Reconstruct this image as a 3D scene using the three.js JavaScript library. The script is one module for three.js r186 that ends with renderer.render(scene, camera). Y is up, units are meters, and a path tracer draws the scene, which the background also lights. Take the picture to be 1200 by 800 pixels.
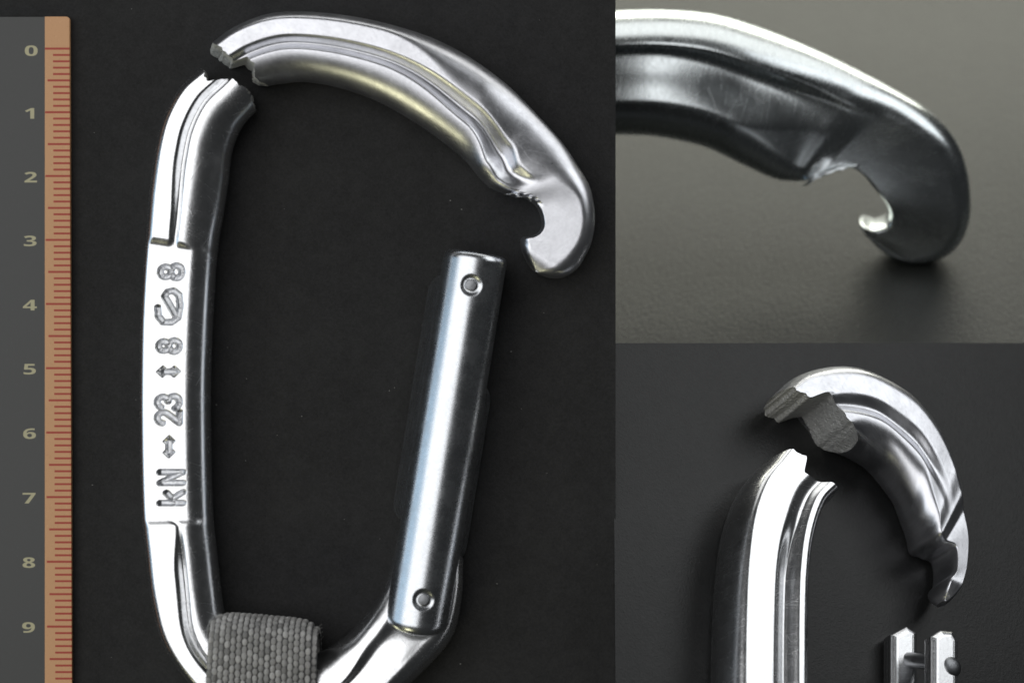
import * as THREE from 'three';
import { mergeGeometries } from 'three/addons/utils/BufferGeometryUtils.js';
import { RectAreaLightUniformsLib } from 'three/addons/lights/RectAreaLightUniformsLib.js';

// ------------------------------------------------------------------ camera, light, exposure
const W = 1024, H = 682;
const scene = new THREE.Scene();
scene.background = new THREE.Color().setRGB(0.022, 0.023, 0.0235);                // a dim room
const EYE = 0.5;                                              // metres above the left sheet
const MM = 0.16 / 1200 * 1000;                                // millimetres per photo pixel at the left sheet
const camera = new THREE.PerspectiveCamera(2 * Math.atan(0.16 / 1.5 / 2 / EYE) * 180 / Math.PI, W / H, 0.02, 10);
camera.position.set(0, EYE, 0);
camera.up.set(0, 0, -1);
camera.lookAt(0, 0, 0);
camera.focus = 0.507;
camera.userData.fStop = 16;
const renderer = new THREE.WebGLRenderer({ antialias: true });
renderer.setSize(W, H);
renderer.toneMapping = THREE.LinearToneMapping;
renderer.toneMappingExposure = 1.0;
renderer.shadowMap.enabled = true;
RectAreaLightUniformsLib.init();

function panel(name, label, at, look, w, h, color, nits, glow) {
  const g = new THREE.Group(); g.name = name; g.userData = { label, category: 'lamp' };
  g.position.set(...at); g.up.set(0, 0.02, -1); g.lookAt(...look); scene.add(g);
  const glowM = new THREE.MeshStandardMaterial({ color: 0x111111, emissive: new THREE.Color(...color), emissiveIntensity: glow, roughness: 0.9 });
  const cloth = new THREE.Mesh(new THREE.PlaneGeometry(w, h), glowM); cloth.name = 'diffuser'; cloth.position.z = 0.004; g.add(cloth);
  const box = new THREE.Mesh(new THREE.BoxGeometry(w + 0.02, h + 0.02, 0.03), new THREE.MeshStandardMaterial({ color: 0x0a0a0a, roughness: 0.9 }));
  box.name = 'lamp_housing'; box.position.z = -0.018; box.castShadow = true; g.add(box);
  const l = new THREE.RectAreaLight(new THREE.Color(...color), nits, w, h);
  l.position.z = 0.008; l.rotation.y = Math.PI; g.add(l);
}
// the big soft daylight to the upper left, seen as the white bands on the polished metal
panel('soft_light', 'large white soft light above and left of the sheets', [-0.42, 0.76, -0.19], [-0.04, 0, -0.1], 1.12, 0.88, [1, 1, 1.0], 1.75, 0.05);
// bluish window far to the left
panel('blue_window', 'bluish window light low to the left', [-0.9, 0.3, 0.0], [0, 0, 0], 0.7, 0.36, [0.62, 0.82, 1], 1.1, 0.05);
// pale window low behind the upper right sheet
panel('window_light', 'pale window light low behind the upper sheet', [0.035, -0.15, -0.165], [0.035, -0.09, 0], 0.26, 0.085, [1, 0.99, 0.86], 4.8, 0.05);
panel('strip_light', 'pale strip light behind the upper sheet', [0.045, -0.02, -0.19], [0.045, -0.06, 0], 0.26, 0.11, [1, 1, 0.97], 1.5, 0.05);
// soft light beyond the lower right sheet
panel('side_light', 'soft light beyond the lower right sheet', [0.27, 0.1, -0.2], [0.06, -0.025, 0.025], 0.2, 0.2, [0.97, 0.99, 1], 1.9, 0.05);
// small warm lamp on the near side
panel('warm_light', 'small warm lamp on the near side', [-0.34, 0.34, 0.48], [0.0, 0, 0], 0.26, 0.12, [1, 0.96, 0.6], 4.0, 0.05);

// ------------------------------------------------------------------ helpers
let seed = 7;
const rnd = () => { seed = (seed * 1664525 + 1013904223) >>> 0; return seed / 4294967296; };
const hash = (x, y, z) => { let n = Math.imul(x, 374761393) ^ Math.imul(y, 668265263) ^ Math.imul(z, 2147483647 ^ 0x5bd1e995); n = Math.imul(n ^ (n >>> 13), 1274126177); n ^= n >>> 16; return (n >>> 0) / 4294967296; };
const sm = t => t * t * (3 - 2 * t);
function noise3(x, y, z) {
  const xi = Math.floor(x), yi = Math.floor(y), zi = Math.floor(z), a = sm(x - xi), b = sm(y - yi), c = sm(z - zi);
  const L = (p, q, t) => p + (q - p) * t;
  return L(L(L(hash(xi, yi, zi), hash(xi + 1, yi, zi), a), L(hash(xi, yi + 1, zi), hash(xi + 1, yi + 1, zi), a), b),
    L(L(hash(xi, yi, zi + 1), hash(xi + 1, yi, zi + 1), a), L(hash(xi, yi + 1, zi + 1), hash(xi + 1, yi + 1, zi + 1), a), b), c) * 2 - 1;
}
const clamp = (x, a = 0, b = 1) => Math.min(b, Math.max(a, x));
const sstep = (a, b, x) => sm(clamp((x - a) / (b - a)));
const V = (x, y, z) => new THREE.Vector3(x, y, z);
const used = {};
const numbered = n => { used[n] = (used[n] ?? -1) + 1; return used[n] ? n + '_' + String(used[n]).padStart(3, '0') : n; };
function thing(name, label, category, frame) {
  const g = new THREE.Group(); g.name = numbered(name); g.userData = { label, category };
  if (frame) { g.position.copy(frame.O).multiplyScalar(0.001); g.quaternion.setFromRotationMatrix(new THREE.Matrix4().makeBasis(frame.X, frame.Y, frame.Z)); }
  scene.add(g); return g;
}
function mesh(name, geo, mat, parent, label) {
  const m = new THREE.Mesh(geo, mat); m.name = name; m.castShadow = m.receiveShadow = true;
  if (label) m.userData.label = label;
  parent.add(m); return m;
}
// a frame: origin (mm), axes; Y stands off the sheet that a thing lies on
const CAM = V(0, EYE * 1000, 0);
const frameOf = (O, X, Y) => ({ O, X, Y, Z: V().crossVectors(X, Y) });
function local(f, px, py, h) {                                // where the sight line of a traced outline point meets the plane h above the sheet
  const d = V((px - 600) * MM, 0, (py - 400) * MM).sub(CAM), c = CAM.clone().sub(f.O);
  const t = (h - c.dot(f.Y)) / d.dot(f.Y), p = c.addScaledVector(d, t);
  return [p.dot(f.X), p.dot(f.Z)];
}
function pixel(f, x, h, z) {                                  // the other way round
  const p = f.O.clone().addScaledVector(f.X, x).addScaledVector(f.Y, h).addScaledVector(f.Z, z);
  const k = CAM.y / (CAM.y - p.y);
  return [p.x * k / MM + 600, p.z * k / MM + 400];
}
function geometry(pos, uv, idx, normals = true) {
  const g = new THREE.BufferGeometry();
  g.setAttribute('position', new THREE.Float32BufferAttribute(pos, 3));
  g.setAttribute('uv', new THREE.Float32BufferAttribute(uv, 2));
  g.setIndex(idx); if (normals) g.computeVertexNormals();
  return g;
}

// ------------------------------------------------------------------ textures
function dataTexture(n, f, channels = 1) {
  const d = new Uint8Array(n * n * 4);
  for (let j = 0; j < n; j++) for (let i = 0; i < n; i++) {
    const v = f(i, j), k = (j * n + i) * 4;
    if (channels === 1) d[k] = d[k + 1] = d[k + 2] = clamp(v) * 255; else for (let c = 0; c < 3; c++) d[k + c] = clamp(v[c]) * 255;
    d[k + 3] = 255;
  }
  const t = new THREE.DataTexture(d, n, n, THREE.RGBAFormat);
  t.wrapS = t.wrapT = THREE.RepeatWrapping; t.magFilter = THREE.LinearFilter; t.minFilter = THREE.LinearFilter; t.needsUpdate = true;
  return t;
}
function tileNoise(n, cell, z) {                              // tileable value noise on an n by n picture
  const m = n / cell, g = (i, j) => hash(((i % m) + m) % m, ((j % m) + m) % m, z);
  return (x, y) => { const a = x / cell, b = y / cell, i = Math.floor(a), j = Math.floor(b), p = sm(a - i), q = sm(b - j);
    return (g(i, j) * (1 - p) + g(i + 1, j) * p) * (1 - q) + (g(i, j + 1) * (1 - p) + g(i + 1, j + 1) * p) * q; };
}
const pn = [2, 4, 8, 32, 128].map((c, k) => tileNoise(512, c, k + 3));
const paperTone = dataTexture(512, (x, y) => 0.62 + 0.16 * (pn[0](x, y) - 0.5) + 0.2 * (pn[1](x, y) - 0.5) + 0.12 * (pn[2](x, y) - 0.5) + 0.12 * (pn[3](x, y) - 0.5) + 0.1 * (pn[4](x, y) - 0.5));
const paperRelief = dataTexture(512, (x, y) => 0.35 * pn[0](x, y) + 0.4 * pn[1](x, y) + 0.25 * pn[2](x, y));
const scratch = new Float32Array(512 * 512);
for (let k = 0; k < 420; k++) {
  let x = rnd() * 512, y = rnd() * 512; const a = rnd() * Math.PI, len = 10 + rnd() * rnd() * 150, dp = 0.15 + rnd() * 0.5;
  for (let t = 0; t < len; t += 0.7) { const i = ((Math.floor(x + Math.cos(a) * t) % 512) + 512) % 512, j = ((Math.floor(y + Math.sin(a) * t) % 512) + 512) % 512; scratch[j * 512 + i] = Math.max(scratch[j * 512 + i], dp); }
}
const metalRelief = dataTexture(512, (x, y) => 0.7 - 0.5 * scratch[y * 512 + x] + 0.12 * (pn[1](x, y) - 0.5) + 0.1 * (pn[0](x, y) - 0.5));
const metalRough = dataTexture(512, (x, y) => 0.7 + 0.25 * scratch[y * 512 + x] + 0.14 * (pn[3](x, y) - 0.5) + 0.1 * (pn[4](x, y) - 0.5) + 0.12 * (pn[1](x, y) - 0.5));
const metalTone = dataTexture(512, (x, y) => { const pit = pn[1](x, y) * 0.6 + pn[2](x, y) * 0.4 > 0.93 ? 0.2 : 0; return 0.93 + 0.1 * (pn[2](x, y) - 0.5) - pit; });
const roughRelief = dataTexture(512, (x, y) => 0.4 * pn[1](x, y) + 0.35 * pn[2](x, y) + 0.25 * pn[3](x, y));

// ------------------------------------------------------------------ materials
const metal = (rough, bump, color = 0xe9eaec) => new THREE.MeshStandardMaterial({ color, metalness: 1, roughness: rough, map: metalTone, roughnessMap: metalRough, bumpMap: metalRelief, bumpScale: bump });
const polished = metal(0.34, 0.000013);
const brushed = metal(0.48, 0.000014, 0xdcdde2);
const tubeMetal = metal(0.4, 0.000006, 0xd5d8dc);
const tumbled = metal(0.36, 0.00002, 0xd2d8da);
const fractureMat = new THREE.MeshStandardMaterial({ color: 0xb4b4b1, metalness: 0.45, roughness: 0.5, bumpMap: roughRelief, bumpScale: 0.0003 });
const pinMat = metal(0.5, 0.00002, 0x8d8f92);

// ------------------------------------------------------------------ the sheets
function sheet(label, corners, thick, tone, rough, bump, spec) {    // corners (mm) counter-clockwise seen from above; the slab lies below them
  const nrm = V().crossVectors(corners[1].clone().sub(corners[0]), corners[3].clone().sub(corners[0])).normalize();
  const ex = corners[1].clone().sub(corners[0]).normalize(), ez = V().crossVectors(nrm, ex);
  const pos = [], uv = [], idx = [];
  const quad = q => { const b = pos.length / 3; for (const p of q) { pos.push(p.x / 1000, p.y / 1000, p.z / 1000); uv.push(p.dot(ex) / 26, p.dot(ez) / 26); } idx.push(b, b + 1, b + 2, b, b + 2, b + 3); };
  const low = corners.map(c => c.clone().add(V(0, -thick / nrm.y, 0)));
  quad(corners); quad([low[3], low[2], low[1], low[0]]);
  for (let k = 0; k < 4; k++) { const n = (k + 1) % 4; quad([low[k], low[n], corners[n], corners[k]]); }
  const m = new THREE.Mesh(geometry(pos, uv, idx), new THREE.MeshPhysicalMaterial({ color: new THREE.Color(...tone), roughness: rough, specularIntensity: spec, map: paperTone, bumpMap: paperRelief, bumpScale: bump }));
  m.name = numbered('backdrop'); m.receiveShadow = m.castShadow = true;
  m.userData = { kind: 'structure', label, category: 'backdrop' }; scene.add(m);
}
const EDGE = (721.5 - 600) * MM;
sheet('flat charcoal sheet under the ruler and the broken carabiner', [V(-140, 0, 110), V(EDGE, 0, 110), V(EDGE, 0, -110), V(-140, 0, -110)], 3, [0.035, 0.035, 0.0355], 0.8, 0.00004, 0.5);
// upper right: leans away towards the top
const T1 = 50 * Math.PI / 180, UR0 = -50, urY = z => UR0 + z * Math.tan(T1), EDGE_Z = 0.4;
sheet('grey sheet under the close view of the hook', [V(2, urY(EDGE_Z), EDGE_Z), V(110, urY(EDGE_Z), EDGE_Z), V(110, urY(-90), -90), V(2, urY(-90), -90)], 3, [0.024, 0.026, 0.0235], 0.4, 0.00009, 0.6);
// lower right: leans away towards the top and the right
const LRN = V(0.4, 0.825, -0.4).normalize(), LRP = V(38.7, -5, 40);
const lrY = (x, z) => LRP.y - (LRN.x * (x - LRP.x) + LRN.z * (z - LRP.z)) / LRN.y;
sheet('dark grey sheet under the broken shaft and the blurred gate', [V(EDGE - 0.5, lrY(EDGE - 0.5, 62), 62), V(100, lrY(100, 62), 62), V(100, lrY(100, 0.25), 0.25), V(EDGE, lrY(EDGE, 0.25), 0.25)], 3, [0.022, 0.0225, 0.0225], 0.36, 0.00003, 0.6);

// ------------------------------------------------------------------ swept bars
const DEF = { T: 9, mid: 4.5, eo: 0.14, ei: 0.5, gd: 0.2, gu: 0.41, gl: 0.12, gw: 0.055, drop: 0, dish: 0, bump: 0 };
function makePath(frame, stations, props, inset = 0) {
  const pr = props.map(([s, o], i) => [s, o]);
  let last = { ...DEF }; for (const p of pr) { last = { ...last, ...p[1] }; p[1] = last; }
  const prop = s => {
    let k = 0; while (k < pr.length - 2 && s > pr[k + 1][0]) k++;
    const a = pr[k], b = pr[Math.min(k + 1, pr.length - 1)], t = b[0] > a[0] ? sm(clamp((s - a[0]) / (b[0] - a[0]))) : 0, o = {};
    for (const key in DEF) o[key] = a[1][key] + (b[1][key] - a[1][key]) * t;
    return o;
  };
  const O = [], I = [];
  stations.forEach(([ox, oy, ix, iy], k) => {
    const dx = (ix - ox) * inset, dy = (iy - oy) * inset, m = prop(k).mid;
    O.push(local(frame, ox + dx, oy + dy, m)); I.push(local(frame, ix - dx, iy - dy, m));
  });
  const n = stations.length;
  const cr = (P, s) => {
    const k = clamp(Math.floor(s), 0, n - 2), t = s - k, g = i => i < 0 ? [2 * P[0][0] - P[1][0], 2 * P[0][1] - P[1][1]] : i >= n ? [2 * P[n - 1][0] - P[n - 2][0], 2 * P[n - 1][1] - P[n - 2][1]] : P[i];
    const a = g(k - 1), b = g(k), c = g(k + 1), d = g(k + 2), r = [];
    if (t < 0) return [0, 1].map(q => b[q] + (c[q] - a[q]) * 0.5 * t);
    if (t > 1) return [0, 1].map(q => c[q] + (d[q] - b[q]) * 0.5 * (t - 1));
    for (let q = 0; q < 2; q++) r.push(0.5 * (2 * b[q] + (c[q] - a[q]) * t + (2 * a[q] - 5 * b[q] + 4 * c[q] - d[q]) * t * t + (3 * b[q] - a[q] - 3 * c[q] + d[q]) * t * t * t));
    return r;
  };
  return { n, prop, at: (s, u) => { const a = cr(O, s), b = cr(I, s); return [a[0] + (b[0] - a[0]) * u, a[1] + (b[1] - a[1]) * u]; } };
}
function topOf(p, u) {                                        // 0 at the edges, about 1 on top
  const q = x => Math.sqrt(Math.max(0, 1 - x * x));
  let a = 1; if (u < p.eo) a *= q(1 - u / p.eo); if (1 - u < p.ei) a *= q(1 - (1 - u) / p.ei);
  const g = u < p.gu ? clamp((p.gu - u) / p.gl) : clamp((u - p.gu) / p.gw);
  return a * (1 - p.drop) - p.gd * (1 - sm(g)) - p.dish * Math.exp(-Math.pow((u - 0.45) / 0.28, 2));
}
const botOf = (p, u) => { const q = x => Math.sqrt(Math.max(0, 1 - x * x)); let a = 1; if (u < p.eo) a *= q(1 - u / p.eo); if (1 - u < p.ei) a *= q(1 - (1 - u) / p.ei); return a; };
function bar(path, { rings, nu = 72, start, slant = 0, end, relief, jag = 0.06, uMap }) {
  // rings: list of s; start(u): where the broken end lies (in stations); slant: how far the lower side sticks out
  const us = []; for (let i = 0; i <= nu; i++) { const x = i / nu, c = 0.5 - 0.5 * Math.cos(Math.PI * x); us.push(0.75 * c + 0.25 * x); }
  const S0 = (u, v) => start ? start(u) + slant * (1 - v) : 0;
  const loop = []; for (let i = 0; i <= nu; i++) loop.push([us[i], 1]); for (let i = nu - 1; i > 0; i--) loop.push([us[i], 0]);
  const pos = [], uv = [], idx = [], L = loop.length; let run = 0, prev = null;
  const hAt = (s, u, side) => { const p = path.prop(s); return p.mid + p.T / 2 * (side ? topOf(p, u) : -botOf(p, u)); };
  const put = (s, u, side) => {
    const p = path.prop(0), v0 = start ? clamp((hAt(0, u, side) - p.mid + p.T / 2) / p.T) : 0;
    const e = start ? S0(u, v0) : 0, ss = start ? s + e * Math.pow(Math.max(0, 1 - s / 1.4), 2) : s;
    const [x, z] = path.at(ss, u); let h = hAt(ss, u, side);
    if (relief && side) h += relief(ss, u, x, h, z);
    return [x, h, z];
  };
  for (const s of rings) {
    const c = path.at(s, 0.5); if (prev) run += Math.hypot(c[0] - prev[0], c[1] - prev[1]); prev = c;
    loop.forEach(([u, side], k) => { const [x, h, z] = put(s, u, side); pos.push(x / 1000, h / 1000, z / 1000); uv.push(run / 22, (k / L) * 26 / 22); });
  }
  for (let j = 0; j < rings.length - 1; j++) for (let k = 0; k < L; k++) { const a = j * L + k, b = j * L + (k + 1) % L, c = a + L, d = b + L; idx.push(a, b, c, b, d, c); }
  const endCap = s => { const b = (rings.length - 1) * L, p = path.prop(s), [x, z] = path.at(s, 0.5), m = pos.length / 3; pos.push(x / 1000, p.mid / 1000, z / 1000); uv.push(0, 0); for (let k = 0; k < L; k++) idx.push(b + k, b + (k + 1) % L, m); };
  endCap(rings[rings.length - 1]);
  const body = geometry(pos, uv, idx);
  let cap = null;
  if (start) {
    const P = [], U = [], I = [], nv = 40;
    for (let i = 0; i <= nu; i++) {
      const a = put(0, us[i], 1), b = put(0, us[i], 0);
      for (let j = 0; j <= nv; j++) {
        const v = j / nv, f = Math.min(1, 5 * Math.min(v, 1 - v)) * Math.min(1, 8 * Math.min(us[i], 1 - us[i]));
        const rg = (q, w) => { let t = 0; for (const [m, k] of [[6, 0.7], [15, 0.5], [34, 0.4], [70, 0.25]]) t += k * (0.5 - Math.abs(noise3(us[i] * m, v * m * 0.6, q))) ; return t; };
        const h = b[1] + (a[1] - b[1]) * v, dx = rg(3.3), dz = rg(13.3);
        P.push((b[0] + (a[0] - b[0]) * v + dx * f * jag * 6) / 1000, h / 1000, (b[2] + (a[2] - b[2]) * v + dz * f * jag * 6) / 1000); U.push(us[i] * 0.6, v * 0.5);
      }
    }
    for (let i = 0; i < nu; i++) for (let j = 0; j < nv; j++) { const a = i * (nv + 1) + j; I.push(a, a + 1, a + nv + 1, a + 1, a + nv + 2, a + nv + 1); }
    cap = geometry(P, U, I);
  }
  return { body, cap };
}
const range = (a, b, n) => Array.from({ length: n + 1 }, (_, i) => a + (b - a) * i / n);

// ------------------------------------------------------------------ left: stamped lettering (strokes pressed into the flat of the shaft)
const strokes = [], pits = [];
function glyph(y0, y1, x0, x1, lines) {                       // reading direction runs up the photo, the letters' tops point left
  for (const l of lines) for (let i = 0; i < l.length - 1; i++) strokes.push([x1 - l[i][1] * (x1 - x0), y1 - l[i][0] * (y1 - y0), x1 - l[i + 1][1] * (x1 - x0), y1 - l[i + 1][0] * (y1 - y0)]);
}
const arc = (cx, cy, rx, ry, a0, a1, n = 14) => range(a0, a1, n).map(a => [cx + rx * Math.cos(a * Math.PI / 180), cy + ry * Math.sin(a * Math.PI / 180)]);
const eight = [arc(0.5, 0.74, 0.36, 0.24, 0, 360), arc(0.5, 0.25, 0.44, 0.25, 0, 360)];
glyph(575, 591, 187, 214, [[[0.1, 0], [0.1, 1]], [[0.1, 0.3], [0.85, 0.72]], [[0.4, 0.48], [0.9, 0]]]);
glyph(552, 567, 187, 214, [[[0.08, 0], [0.08, 1], [0.92, 0], [0.92, 1]]]);
glyph(482, 497, 184, 210, [[...arc(0.5, 0.72, 0.42, 0.28, 170, -35), [0.1, 0], [0.95, 0]]]);
glyph(463, 478, 184, 210, [[...arc(0.45, 0.75, 0.42, 0.25, 160, -80)], [...arc(0.45, 0.26, 0.48, 0.26, 80, -165)]]);
glyph(398, 413, 185, 210, eight);
glyph(310, 327, 187, 213, eight);
{
  const hookSign = [[184.5, 360], [185.5, 371], [191, 377.5], [201, 377.5], [208.5, 372], [211, 358], [209.5, 346], [203, 340.5], [196, 342], [192.5, 347], [205.5, 369]];
  for (let i = 0; i < hookSign.length - 1; i++) strokes.push([...hookSign[i], ...hookSign[i + 1]]);
}
pits.push([198, 517, 7.5, 7.5], [198, 530, 7.5, 7.5], [190.5, 435.5, 8, 7.5], [204, 435.5, 8, 7.5]);
strokes.push([198, 516, 198, 531], [190, 435.5, 205, 435.5]);
const F0 = frameOf(V(0, 0, 0), V(1, 0, 0), V(0, 1, 0));
function stamped(s, u, x, h, z) {
  if (u > 0.85) return 0;
  const [px, py] = pixel(F0, x, h, z); if (py < 298 || py > 602) return 0;
  let d = 0;
  for (const [a, b, c, e] of strokes) {
    const my = Math.min(b, e) - 6; if (py < my || py > Math.max(b, e) + 6) continue;
    const vx = c - a, vy = e - b, t = clamp(((px - a) * vx + (py - b) * vy) / (vx * vx + vy * vy + 1e-9)), r = Math.hypot(px - a - t * vx, py - b - t * vy);
    d = Math.max(d, 1.3 * Math.max(0, 1.0 - Math.sqrt(Math.pow(r / 3.5, 2) + 0.006)), 0);
  }
  for (const [cx, cy, rx, ry] of pits) { const q = Math.abs(px - cx) / rx + Math.abs(py - cy) / ry; d = Math.max(d, 0.75 * clamp(1 - q)); }
  return -d;
}

// ------------------------------------------------------------------ left: the broken carabiner
const carabiner = thing('broken_carabiner', 'large polished carabiner with stamped shaft and gate beside the ruler, its top snapped off', 'carabiner', F0);
const frameSt = [[237, 80, 302, 128], [212, 102, 283, 150], [193, 135, 272, 178], [183, 170, 268, 210], [176, 220, 262, 250], [172, 270, 256, 285], [168, 320, 252, 330], [165, 380, 249, 385], [164, 440, 247, 445], [164, 500, 247, 500], [165, 560, 248, 560], [167, 610, 250, 608], [171, 650, 254, 645], [177, 700, 259, 690], [190, 750, 266, 728], [218, 795, 285, 752], [262, 838, 312, 765], [330, 862, 345, 768], [400, 850, 378, 762], [455, 822, 408, 742], [500, 782, 432, 715], [530, 745, 450, 688], [541, 700, 460, 655], [543, 655, 470, 610]];
const framePath = makePath(F0, frameSt, [[0, { gd: 0.24 }], [3, { gd: 0.22 }], [4.6, { gd: 0.14, gu: 0.44, gl: 0.1 }], [5.1, { gd: 0.08 }], [5.35, { gd: 0, drop: 0.09, eo: 0.1, ei: 0.36 }], [10.9, {}], [11.15, { drop: 0, eo: 0.14, ei: 0.4, gd: 0.03, gu: 0.55, gl: 0.06, gw: 0.05 }], [12.5, { gd: 0.2, gu: 0.55, gl: 0.14 }], [15, { gd: 0.24, gu: 0.46 }], [18, { gd: 0.2, ei: 0.5 }], [19.6, { gd: 0.1, gl: 0.3, gu: 0.6, gw: 0.2, eo: 0.25, ei: 0.3 }], [21.5, { T: 7, dish: 0.3, gd: 0 }], [23, { T: 6, dish: 0 }]]);
const startA = u => 0.05 * sstep(0.02, 0.1, u) + 0.22 * sstep(0.1, 0.16, u) - 0.62 * sstep(0.2, 0.5, u) + 0.4 * sstep(0.72, 1, u) + 0.05 * noise3(u * 17, 1, 1) + 0.04 * noise3(u * 40, 1, 1);
const fr = bar(framePath, { rings: [...range(0, 5.05, 160), ...range(5.06, 5.36, 18), ...range(5.37, 10.9, 520), ...range(10.91, 11.2, 18), ...range(11.22, 23, 220)], nu: 110, start: startA, slant: 0.1, relief: stamped });
mesh('frame', fr.body, polished, carabiner);
mesh('fracture_face', fr.cap, fractureMat, carabiner);

// the gate: a tube with a dimple at each rivet
const gA = local(F0, 558, 296, 7), gB = local(F0, 487, 735, 7), gateLen = Math.hypot(gB[0] - gA[0], gB[1] - gA[1]), gateTurn = Math.atan2(gB[0] - gA[0], gB[1] - gA[1]);
const GR = 4.9, GH = 6.6;
const rivetAt = [[552, 334], [496, 703]].map(([x, y]) => { const p = local(F0, x, y, GH + GR); const dx = p[0] - gA[0], dz = p[1] - gA[1]; return [dx * Math.cos(gateTurn) - dz * Math.sin(gateTurn), dx * Math.sin(gateTurn) + dz * Math.cos(gateTurn)]; });
function gateGeometry() {
  const pos = [], uv = [], idx = [], nz = 640, na = 340;
  for (let j = 0; j <= nz; j++) for (let k = 0; k <= na; k++) {
    const z0 = j / nz * gateLen, a = k / na * Math.PI * 2, bev = Math.min(z0, gateLen - z0);
    let r = GR * (bev < 1.3 ? 0.78 + 0.22 * Math.sqrt(1 - Math.pow(1 - bev / 1.3, 2)) : 1);
    if (j === 0 || j === nz) r *= 0.93;
    const x = Math.cos(a) * r, y = Math.sin(a) * r;
    let z = z0;
    if (z0 > gateLen - 8) z += 0.9 * Math.pow((z0 - gateLen + 8) / 8, 2) * (1 - Math.pow(x / GR, 2)) ;
    let dip = 0; for (const [rx, rz] of rivetAt) if (y > 0) { const d = Math.hypot(x - rx, z - rz); dip = Math.max(dip, 0.34 * (1 - sstep(1.0, 1.85, d))); }
    pos.push(x / 1000, (y - dip) / 1000, z / 1000); uv.push(z / 22, a * GR / 22);
  }
  for (let j = 0; j < nz; j++) for (let k = 0; k < na; k++) { const a = j * (na + 1) + k, b = a + na + 1; idx.push(a, b, a + 1, a + 1, b, b + 1); }
  for (const [j, z] of [[0, 0], [nz, gateLen + 0.9]]) { const m = pos.length / 3; pos.push(0, 0, z / 1000); uv.push(0, 0); for (let k = 0; k < na; k++) j ? idx.push(j * (na + 1) + k, m, j * (na + 1) + k + 1) : idx.push(k, k + 1, m); }
  return geometry(pos, uv, idx);
}
const gate = mesh('gate', gateGeometry(), tubeMetal, carabiner);
gate.position.set(gA[0] / 1000, GH / 1000, gA[1] / 1000); gate.rotation.y = gateTurn;
for (const [rx, rz] of rivetAt) {
  const r = mesh('rivet', new THREE.LatheGeometry([[0, 0.12], [0.75, 0.1], [1.0, -0.02], [1.08, -0.4]].map(p => new THREE.Vector2(p[0] / 1000, p[1] / 1000)), 40), pinMat, gate);
  r.position.set(rx / 1000, (Math.sqrt(GR * GR - rx * rx) - 0.36) / 1000, rz / 1000);
}
// the lower, wider walls of the gate that stick out beside the tube
function wall(side, z0, z1, wide) {
  const pos = [], uv = [], idx = [], nz = 90, na = 40;
  for (let j = 0; j <= nz; j++) for (let k = 0; k <= na; k++) {
    const z = z0 + (z1 - z0) * j / nz, bev = Math.min(z - z0, z1 - z), q = bev < 3 ? Math.sqrt(1 - Math.pow(1 - bev / 3, 2)) : 1, t = k / na;
    pos.push(side * (3.4 + (wide - 3.4) * (0.25 + 0.75 * q) * Math.pow(t, 0.75)) / 1000, (2.2 - 7.2 * Math.pow(t, 1.7)) / 1000, z / 1000); uv.push(z / 22, t);
  }
  for (let j = 0; j < nz; j++) for (let k = 0; k < na; k++) { const a = j * (na + 1) + k, b = a + na + 1; side < 0 ? idx.push(a, a + 1, b, a + 1, b + 1, b) : idx.push(a, b, a + 1, a + 1, b, b + 1); }
  for (const j of [0, nz]) { const m = pos.length / 3; pos.push(side * 0.003, -0.0012, (j ? z1 : z0) / 1000); uv.push(0, 0); for (let k = 0; k < na; k++) { const a = j * (na + 1) + k; (j > 0) !== (side > 0) ? idx.push(a, a + 1, m) : idx.push(a + 1, a, m); } }
  return geometry(pos, uv, idx);
}
mesh('gate_wall', wall(-1, 4, 43, 6.6), tubeMetal, gate);
mesh('gate_wall', wall(1, 20, 48, 5.8), tubeMetal, gate);

// ------------------------------------------------------------------ left: the broken-off hook
const hookSt = [[250, 50, 312, 101], [275, 32, 330, 98], [310, 18, 355, 96], [345, 14, 385, 100], [395, 17, 420, 110], [450, 27, 455, 125], [505, 44, 490, 146], [550, 67, 520, 167], [595, 100, 545, 188], [632, 137, 560, 206], [658, 166, 575, 220], [676, 192, 597, 229], [690, 216, 617, 233], [696, 240, 630, 245], [697, 262, 635, 262], [693, 284, 631, 272], [686, 300, 622, 277], [676, 315, 611, 279], [662, 324, 611, 291], [648, 326, 616, 304], [636, 323, 623, 315], [630, 320, 627, 318]];
const hook = thing('carabiner_hook', 'curved silver hook broken off the large carabiner, above its gate', 'carabiner piece', F0);
const hookPath = makePath(F0, hookSt, [[0, { gd: 0.22, gu: 0.46, gl: 0.13, gw: 0.1 }], [5, { gd: 0.24 }], [7.5, { gd: 0.32, gl: 0.18, gu: 0.56, gw: 0.13, ei: 0.4, eo: 0.45, drop: 0.02 }], [9, { gd: 0.42, gu: 0.64, gl: 0.2, gw: 0.2, ei: 0.18, eo: 0.72, drop: 0.1 }], [10, { gd: 0.26, gu: 0.7, gl: 0.16, gw: 0.2, ei: 0.15, eo: 0.7, drop: 0.16 }], [11.2, { gd: 0, drop: 0.26, eo: 0.4, ei: 0.1 }], [13, { drop: 0.34, eo: 0.25, ei: 0.07 }], [16.5, { eo: 0.28, ei: 0.08 }], [17.5, { eo: 0.3, ei: 0.2, T: 9 }], [20, { T: 7, eo: 0.5, ei: 0.45 }], [21, { T: 2.5 }]]);
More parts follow.
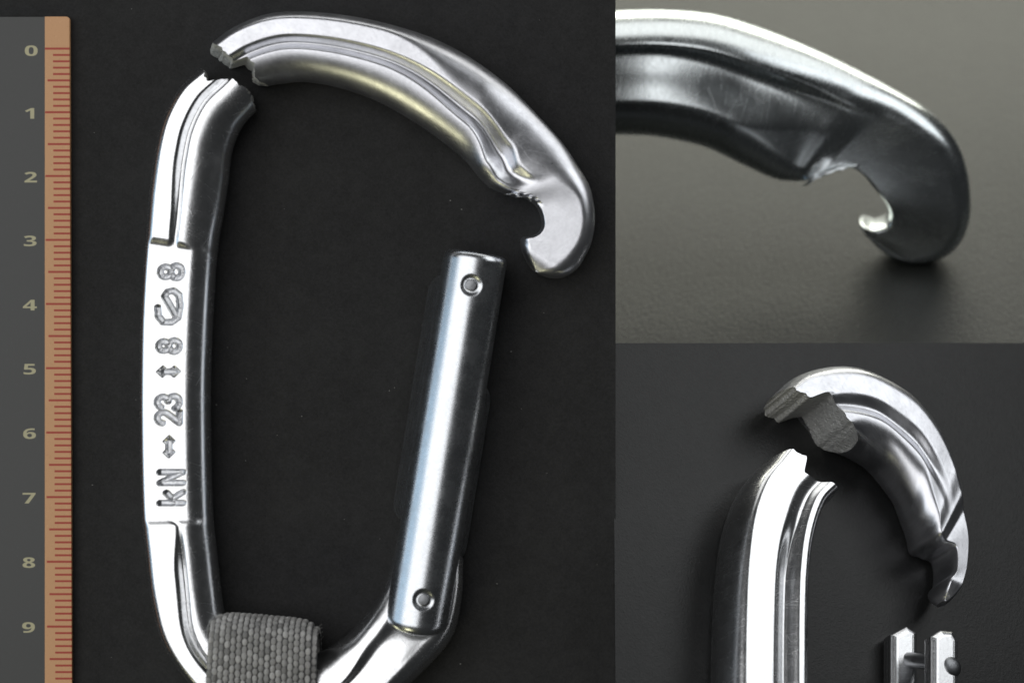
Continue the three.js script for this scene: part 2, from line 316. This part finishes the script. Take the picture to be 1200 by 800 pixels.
const nick = lo => (s, u) => { // torn metal along the notch
  if (u < 0.86 || s < lo || s > lo + 2.4) return 0;
  return 0.6 * noise3(s * 5, u * 9, 2.2) * sstep(0.86, 0.95, u) * sstep(lo, lo + 0.4, s) * (1 - sstep(lo + 1.8, lo + 2.4, s)) - 0.3 * sstep(0.9, 1, u) * sstep(lo, lo + 0.4, s) * (1 - sstep(lo + 1.8, lo + 2.4, s));
};
const startB = u => 0.1 - 0.12 * sstep(0.1, 0.4, u) + 0.6 * sstep(0.44, 0.49, u) - 0.6 * sstep(0.6, 0.85, u) + 0.3 * sstep(0.9, 1, u) + 0.06 * noise3(u * 15, 5, 1) + 0.05 * noise3(u * 38, 5, 1);
const hb = bar(hookPath, { rings: range(0, 21, 440), nu: 96, start: startB, slant: -0.45, relief: nick(10.6) });
mesh('hook_body', hb.body, brushed, hook);
mesh('fracture_face', hb.cap, new THREE.MeshStandardMaterial({ color: 0xcfcfc9, metalness: 0.3, roughness: 0.6, bumpMap: roughRelief, bumpScale: 0.0002 }), hook);

// torn lip along the notch: a ragged rolled edge of metal pushed up by the gate pin, in scallops
function tornLip(path, s0, s1, size, h, waves) {
  const n = 130, m = 14, pos = [], uv = [], idx = [];
  for (let i = 0; i <= n; i++) {
    const t = i / n, s = s0 + (s1 - s0) * t, sc = Math.abs(Math.sin(t * Math.PI * waves)), end = Math.min(1, 8 * Math.min(t, 1 - t));
    const [x0, z0] = path.at(s, 1.0 + 0.03 * (1 - sc) - 0.05 * sc + 0.008 * noise3(t * 22, 1, 4)), [x1, z1] = path.at(s, 0.9), dx = x0 - x1, dz = z0 - z1, l = Math.hypot(dx, dz);
    const rr = size * (0.35 + 0.3 * (1 - sc)) * end * (1 + 0.35 * noise3(t * 18, 2, 9));
    for (let k = 0; k < m; k++) {
      const a = k / m * Math.PI * 2, q = rr * (1 + 0.25 * noise3(t * 26, Math.cos(a) * 2, Math.sin(a) * 2 + 7)), o = Math.cos(a) * q, y = h + 0.35 * size * sc * end + Math.sin(a) * q * 1.2;
      pos.push((x0 + dx / l * o) / 1000, y / 1000, (z0 + dz / l * o) / 1000); uv.push(t, k / m);
    }
  }
  for (let i = 0; i < n; i++) for (let k = 0; k < m; k++) { const a = i * m + k, b = i * m + (k + 1) % m; idx.push(a, a + m, b, b, a + m, b + m); }
  return geometry(pos, uv, idx);
}
mesh('torn_lip', tornLip(hookPath, 10.8, 12.4, 0.62, 7.5, 2), brushed, hook, 'torn metal lip along the notch');

// ------------------------------------------------------------------ left: webbing
{
  const t = thing('webbing_loop', 'grey woven webbing loop wrapped round the bottom bar of the large carabiner', 'webbing', F0);
  const topY = 722, pts = [];                                  // profile in (photo y at x = 315, height)
  const prof = [[770, 0.4], [742, 1.0], [727, 3.2], [723, 6.0], [727, 8.8], [740, 10.7], [765, 11.5], [800, 11.8], [840, 11.6], [900, 10.5]];
  for (const [y, h] of prof) { const [, z] = local(F0, 315, y, h); pts.push(V(0, h, z)); }
  const c = new THREE.CatmullRomCurve3(pts), NV = 160, cp = c.getSpacedPoints(NV), tot = c.getLength();
  const at = (a, v) => { const k = clamp(v) * NV, i = Math.min(NV - 1, Math.floor(k)), f = k - i, p = cp[i].clone().lerp(cp[i + 1], f), tg = cp[i + 1].clone().sub(cp[i]).normalize(), n = V(0, tg.z, -tg.y);
    const lx = -45.6 - 2.0 * v, rx = -29.6 - 0.6 * v, x = lx + (rx - lx) * a; p.x = x; p.z += (a - 0.5) * 1.4 - 1.6 * Math.pow(Math.abs(a - 0.5) * 2, 6) * 0; p.addScaledVector(n, -1.7 * Math.pow(Math.abs(a - 0.5) * 2, 7)); return { p, n, tg }; };
  const pos = [], uv = [], idx = [], na = 30;
  for (let j = 0; j <= NV; j++) for (let i = 0; i <= na; i++) { const { p } = at(i / na, j / NV); pos.push(p.x / 1000, p.y / 1000, p.z / 1000); uv.push(i, j); }
  for (let j = 0; j < NV; j++) for (let i = 0; i < na; i++) { const a = j * (na + 1) + i, b = a + na + 1; idx.push(a, b, a + 1, a + 1, b, b + 1); }
  const fibre = dataTexture(256, (x, y) => 0.7 + 0.5 * (hash(x, y >> 4, 1) - 0.5) + 0.25 * (hash(x >> 1, y >> 3, 2) - 0.5));
  const cloth = new THREE.MeshStandardMaterial({ color: new THREE.Color(0.13, 0.13, 0.128), roughness: 0.95 });
  mesh('band', geometry(pos, uv, idx), cloth, t);
  const yarnMat = new THREE.MeshStandardMaterial({ color: new THREE.Color(0.8, 0.79, 0.77), roughness: 0.8, map: fibre, bumpMap: fibre, bumpScale: 0.00012, vertexColors: true });
  const gs = [], cols = 19, rows = Math.round(tot / 1.08);
  for (let r = 0; r < rows; r++) for (let k = 0; k < cols; k++) {
    const off = (k % 2) * 0.5 + 0.16 * (rnd() - 0.5), a = (k + 0.5) / cols, v = (r + off) / rows; if (v > 0.99) continue;
    const { p, n, tg } = at(a, v), g = new THREE.SphereGeometry(1, 10, 7), dark = (r % 2 ? 0.78 : 0.95) + 0.5 * (rnd() - 0.5);
    g.scale(0.39 + 0.07 * rnd(), 0.27 + 0.06 * rnd(), 0.56 + 0.14 * rnd()); g.rotateZ((rnd() - 0.5) * 0.5); g.rotateY((rnd() - 0.5) * 0.3);
    const side = V().crossVectors(n, tg).normalize();
    g.applyMatrix4(new THREE.Matrix4().makeBasis(side, n, tg)); g.translate(p.x + n.x * 0.1, p.y + n.y * 0.12, p.z + n.z * 0.12);
    g.setAttribute('color', new THREE.Float32BufferAttribute(Array.from({ length: g.attributes.position.count * 3 }, () => dark), 3)); gs.push(g);
  }
  const g = mergeGeometries(gs); g.scale(0.001, 0.001, 0.001);
  mesh('woven_yarns', g, yarnMat, t).userData.kind = 'stuff';
  const hairs = [];
  for (let k = 0; k < 90; k++) {
    const edge = k % 3, { p, n, tg } = edge === 0 ? at(rnd(), 0.02 + 0.16 * rnd()) : at(edge === 1 ? 0.01 + 0.02 * rnd() : 0.97 + 0.02 * rnd(), 0.1 + 0.8 * rnd());
    const d = n.clone().addScaledVector(tg, rnd() * 2 - 1.4).addScaledVector(V(edge === 1 ? -1 : 1, 0, 0), edge ? 0.8 : rnd() - 0.5).normalize(), l = 0.5 + 0.9 * rnd(), q = p.clone().addScaledVector(d, l * 0.6), e = p.clone().addScaledVector(d, l).add(V(rnd() - 0.5, rnd() - 0.5, rnd() - 0.5).multiplyScalar(0.5));
    hairs.push(new THREE.TubeGeometry(new THREE.QuadraticBezierCurve3(p.clone(), q, e), 5, 0.025, 4));
  }
  const hg = mergeGeometries(hairs); hg.scale(0.001, 0.001, 0.001);
  mesh('loose_fibres', hg, new THREE.MeshStandardMaterial({ color: 0x8f8e8a, roughness: 0.9 }), t).userData.kind = 'stuff';
}

// ------------------------------------------------------------------ left: ruler
{
  const t = thing('ruler', 'grey plastic ruler with tan millimetre edge and numbers 0 to 9 at the left', 'ruler', F0);
  const X = x => (x - 600) * MM * 0.9975, Z = y => (y - 400) * MM * 0.9975, h = 1.2;
  const outline = (x0, x1, y0, y1, r) => { const s = new THREE.Shape(); s.moveTo(X(x0), -Z(y1)); s.lineTo(X(x1 + 3), -Z(y1)); s.lineTo(X(x1), -Z(y0 + r)); s.quadraticCurveTo(X(x1), -Z(y0), X(x1 - r), -Z(y0)); s.lineTo(X(x0), -Z(y0 + (r > 1 ? 0 : 0))); return s; };
  const slab = (s, d) => { const g = new THREE.ExtrudeGeometry(s, { depth: d - 0.16, bevelEnabled: true, bevelSize: 0.08, bevelThickness: 0.08, bevelSegments: 3, curveSegments: 10 }); g.rotateX(-Math.PI / 2); g.translate(0, 0.08, 0); return g; };
  const canvasTex = (x0, x1, y0, y1, draw) => { const c = document.createElement('canvas'); c.height = 2048; c.width = 512; const g = c.getContext('2d'); g.scale(512 / (x1 - x0), 2048 / (y1 - y0)); g.translate(-x0, -y0); draw(g); const tx = new THREE.CanvasTexture(c); tx.colorSpace = THREE.SRGBColorSpace; return tx; };
  const setUV = (g, x0, x1, y0, y1) => { const p = g.attributes.position, u = g.attributes.uv; for (let i = 0; i < p.count; i++) u.setXY(i, (p.getX(i) - X(x0)) / (X(x1) - X(x0)), 1 - (p.getZ(i) - Z(y0)) / (Z(y1) - Z(y0))); g.scale(0.001, 0.001, 0.001); return g; };
  const tickY = k => 57 + 74.4 * k + 0.09 * k * k;            // photo row of centimetre k
  const speck = (g, x0, x1, y0, y1, n, c) => { for (let i = 0; i < n; i++) { g.fillStyle = c[i % c.length]; g.fillRect(x0 + rnd() * (x1 - x0), y0 + rnd() * (y1 - y0), 0.5 + rnd() * 0.8, 0.5 + rnd() * 1.2); } };
  const plateTex = canvasTex(-60, 52, -10, 840, g => {
    g.fillStyle = '#383938'; g.fillRect(-60, -10, 120, 860); speck(g, -60, 52, -10, 840, 2600, ['rgba(255,255,255,0.03)', 'rgba(0,0,0,0.06)']);
    g.fillStyle = '#b3ad8a'; g.textAlign = 'center'; g.textBaseline = 'middle'; g.font = 'bold 20px sans-serif';
    for (let k = 0; k <= 9; k++) { g.save(); g.translate(36 - 0.35 * k, tickY(k) + (k ? 1 : 2)); g.scale(1.55, 0.86); g.fillText(String(k), 0, 0); g.restore(); }
  });
  const stripTex = canvasTex(44, 92, -10, 840, g => {
    g.fillStyle = '#cf9d70'; g.fillRect(44, -10, 60, 860); speck(g, 44, 92, -10, 840, 1500, ['rgba(255,220,180,0.12)', 'rgba(120,60,20,0.10)']);
    g.fillStyle = '#a83a26';
    for (let m = 0; m <= 105; m++) { const y = tickY(m / 10), len = m % 10 === 0 ? 29 : m % 5 === 0 ? 26 : 19.5, r = 81 + 3 * (y - 20) / 800, w = m % 5 ? 2.3 : 2.4; g.fillRect(r - len, y - w / 2, len, w); }
  });
  mesh('plate', setUV(slab(outline(-60, 52, 20, 838, 0.5), h), -60, 52, -10, 840), new THREE.MeshStandardMaterial({ map: plateTex, roughness: 0.42 }), t);
  mesh('scale_strip', setUV(slab(outline(52.6, 80.5, 20, 838, 4), h + 0.15), 44, 92, -10, 840), new THREE.MeshStandardMaterial({ map: stripTex, roughness: 0.5 }), t);
}

// ------------------------------------------------------------------ upper right: the hook standing on its edge
{
  const face = V(-0.08, 1, 0.42).normalize(), across = V(1, 0, 0).addScaledVector(face, -face.x).normalize(), up = V(0, Math.cos(T1), -Math.sin(T1));
  const bp = V(0, UR0, 0), d = V((1086 - 600) * MM, 0, (307 - 400) * MM).sub(CAM), tt = bp.clone().sub(CAM).dot(up) / d.dot(up), O = CAM.clone().addScaledVector(d, tt);
  const F1 = frameOf(O, across, face);
  const t = thing('carabiner_hook', 'dark scratched hook nose standing on its edge, seen close up on the lighter grey sheet', 'carabiner piece', F1);
  const st = [[600, 60, 560, 235], [640, 30, 630, 180], [685, 18, 685, 158], [722, 15, 722, 155], [780, 14, 770, 157], [840, 20, 825, 169], [900, 38, 868, 189], [960, 62, 905, 206], [1010, 86, 925, 209], [1050, 107, 942, 206], [1085, 128, 962, 193], [1110, 150, 985, 187], [1126, 175, 1006, 196], [1135, 205, 1022, 214], [1138, 235, 1036, 231], [1136, 258, 1041, 246], [1128, 280, 1036, 257], [1112, 297, 1022, 262], [1088, 306, 1008, 258], [1065, 305, 1012, 269], [1048, 300, 1025, 283], [1036, 294, 1031, 290]];
  const path = makePath(F1, st, [[0, { T: 17, mid: 0, gd: 0.46, gu: 0.27, gl: 0.12, gw: 0.36, eo: 0.3, ei: 0.4 }], [4, {}], [5.5, { gd: 0.46, gu: 0.3, gl: 0.15, gw: 0.34, eo: 0.28, ei: 0.4 }], [7.8, { gd: 0.1, gu: 0.26, gl: 0.13, gw: 0.24, eo: 0.22, ei: 0.22, drop: 0.12, T: 13 }], [9.2, { gd: 0, drop: 0.2, eo: 0.2, ei: 0.07, T: 11 }], [12.5, {}], [18.6, { eo: 0.24, ei: 0.08, T: 7.5 }], [19.6, { eo: 0.4, ei: 0.3, T: 6.5 }], [21, { eo: 0.5, ei: 0.5, T: 2 }]]);
  const b = bar(path, { rings: range(0, 21, 480), nu: 96, relief: nick(9.2) });
  mesh('hook_body', b.body, tumbled, t);
  mesh('torn_lip', tornLip(path, 9.0, 11.3, 1.7, 4.5, 2), polished, t, 'bright torn metal lip along the notch');
}

// ------------------------------------------------------------------ lower right: shaft, gate tip, hook
{
  const X = V(LRN.y, -LRN.x, 0).normalize(), F2 = frameOf(LRP, X, LRN);
  const t = thing('broken_carabiner', 'silver carabiner shaft with a white stepped break, in the lower right close view', 'carabiner', F2);
  const st = [[886, 541, 979, 590], [864, 570, 963, 607], [849, 610, 951, 645], [841, 660, 946, 690], [837, 720, 945, 740], [835, 800, 945, 810], [835, 880, 945, 890], [835, 960, 945, 960]];
  const path = makePath(F2, st, [[0, { T: 11, mid: 5.5, eo: 0.14, ei: 0.16, gd: 0.1, gu: 0.68, gl: 0.2, gw: 0.12 }], [1.6, { gd: 0.14 }], [3.2, { gd: 0.34, gu: 0.66, gw: 0.13 }], [7, {}]], 0.07);
  const start = u => -0.1 - 0.25 * sstep(0.0, 0.15, u) + 0.62 * sstep(0.32, 0.46, u) - 0.25 * sstep(0.6, 0.9, u) + 0.2 * sstep(0.9, 1, u) + 0.05 * noise3(u * 15, 7, 1);
  const b = bar(path, { rings: range(0, 7, 220), nu: 96, start, slant: 0.1 });
  mesh('shaft', b.body, polished, t);
  mesh('fracture_face', b.cap, fractureMat, t);
  // gate tip: two side walls of the slot and the pin between them
  const g = new THREE.Group(); g.name = 'gate'; t.add(g);
  const plate = (out, h0, h1, name) => {
    const s = new THREE.Shape(); out.forEach(([x, y], i) => { const p = local(F2, x, y, h1); i ? s.lineTo(p[0], -p[1]) : s.moveTo(p[0], -p[1]); });
    const q = new THREE.ExtrudeGeometry(s, { depth: h1 - h0 - 1.6, bevelEnabled: true, bevelSize: 1.2, bevelOffset: -1.2, bevelThickness: 0.8, bevelSegments: 5 }); q.rotateX(-Math.PI / 2); q.translate(0, h0 + 0.8, 0); q.scale(0.001, 0.001, 0.001);
    return mesh(name, q, polished, g);
  };
  plate([[1046, 742], [1064, 732], [1077, 740], [1077, 860], [1046, 860]], 0.2, 3.6, 'gate_wall');
  plate([[1093, 744], [1104, 737], [1118, 738], [1125, 750], [1125, 860], [1093, 860]], 8.6, 11.6, 'gate_wall');
  const pa = local(F2, 1062, 771, 3), pb = local(F2, 1105, 778, 9), pin = new THREE.CylinderGeometry(0.0013, 0.0013, 1, 20);
  const A = V(pa[0], 2, pa[1]), B = V(pb[0], 10, pb[1]), pm = mesh('pin', pin, pinMat, g);
  pm.position.copy(A).add(B).multiplyScalar(0.0005); pm.scale.y = A.distanceTo(B) / 1000; pm.quaternion.setFromUnitVectors(V(0, 1, 0), B.clone().sub(A).normalize());
  const rp = local(F2, 1117, 780, 11.7), rv = mesh('rivet', new THREE.SphereGeometry(0.0017, 24, 12, 0, Math.PI * 2, 0, Math.PI / 2), pinMat, g); rv.position.set(rp[0] / 1000, 0.0113, rp[1] / 1000); rv.scale.y = 0.4;
  const lower = plate([[1050, 800], [1120, 800], [1120, 900], [1050, 900]], 3.6, 8.4, 'gate_core');

  const h = thing('carabiner_hook', 'curved hook piece with a dark grey broken end, behind the white stepped shaft', 'carabiner piece', F2);
  const sh = [[903, 463, 990, 520], [925, 443, 1003, 530], [958, 432, 1018, 542], [990, 432, 1035, 556], [1022, 443, 1050, 577], [1055, 463, 1062, 598], [1083, 495, 1068, 616], [1101, 530, 1074, 626], [1113, 565, 1080, 640], [1121, 600, 1092, 648], [1125, 635, 1105, 652], [1124, 668, 1106, 677], [1120, 692, 1099, 685], [1112, 706, 1098, 697], [1106, 709, 1102, 706]];
  const hp = makePath(F2, sh, [[0, { T: 11, mid: 5.5, eo: 0.12, ei: 0.2, gd: 0.1, gu: 0.52, gl: 0.14, gw: 0.14 }], [2, { gd: 0.16, eo: 0.2, ei: 0.36 }], [5, { gd: 0.15 }], [7.4, { gd: 0.03, drop: 0.06, eo: 0.2, ei: 0.2 }], [8.3, { gd: 0, drop: 0.12, ei: 0.1 }], [9, { T: 9 }], [12, { T: 8, ei: 0.2 }], [14, { T: 3, eo: 0.4, ei: 0.4 }]], 0.03);
  const start2 = u => 0.0 + 1.15 * sstep(0.3, 0.36, u) - 0.55 * sstep(0.45, 0.75, u) + 0.25 * sstep(0.9, 0.97, u) + 0.07 * noise3(u * 15, 9, 1) + 0.05 * noise3(u * 40, 9, 1);
  const c = bar(hp, { rings: range(0, 14, 280), nu: 96, start: start2, slant: 0.05, jag: 0.035 });
  mesh('hook_body', c.body, brushed, h);
  mesh('fracture_face', c.cap, fractureMat, h, 'dark grey grainy broken end');
}

// a few specks of dust on the charcoal sheet
{
  const gs = [];
  for (let k = 0; k < 46; k++) { const g = new THREE.IcosahedronGeometry((0.04 + 0.06 * rnd() * rnd()) / 1000, 1); g.scale(1 + rnd(), 0.6, 1); g.translate((-66 + 80 * rnd()) / 1000, 0.00003, (-52 + 104 * rnd()) / 1000); gs.push(g); }
  const d = new THREE.Mesh(mergeGeometries(gs), new THREE.MeshStandardMaterial({ color: 0x8a8a88, roughness: 0.9 })); d.name = 'dust'; d.castShadow = d.receiveShadow = true;
  d.userData = { kind: 'stuff', label: 'tiny pale dust specks on the charcoal sheet', category: 'dust' }; scene.add(d);
}

renderer.render(scene, camera);
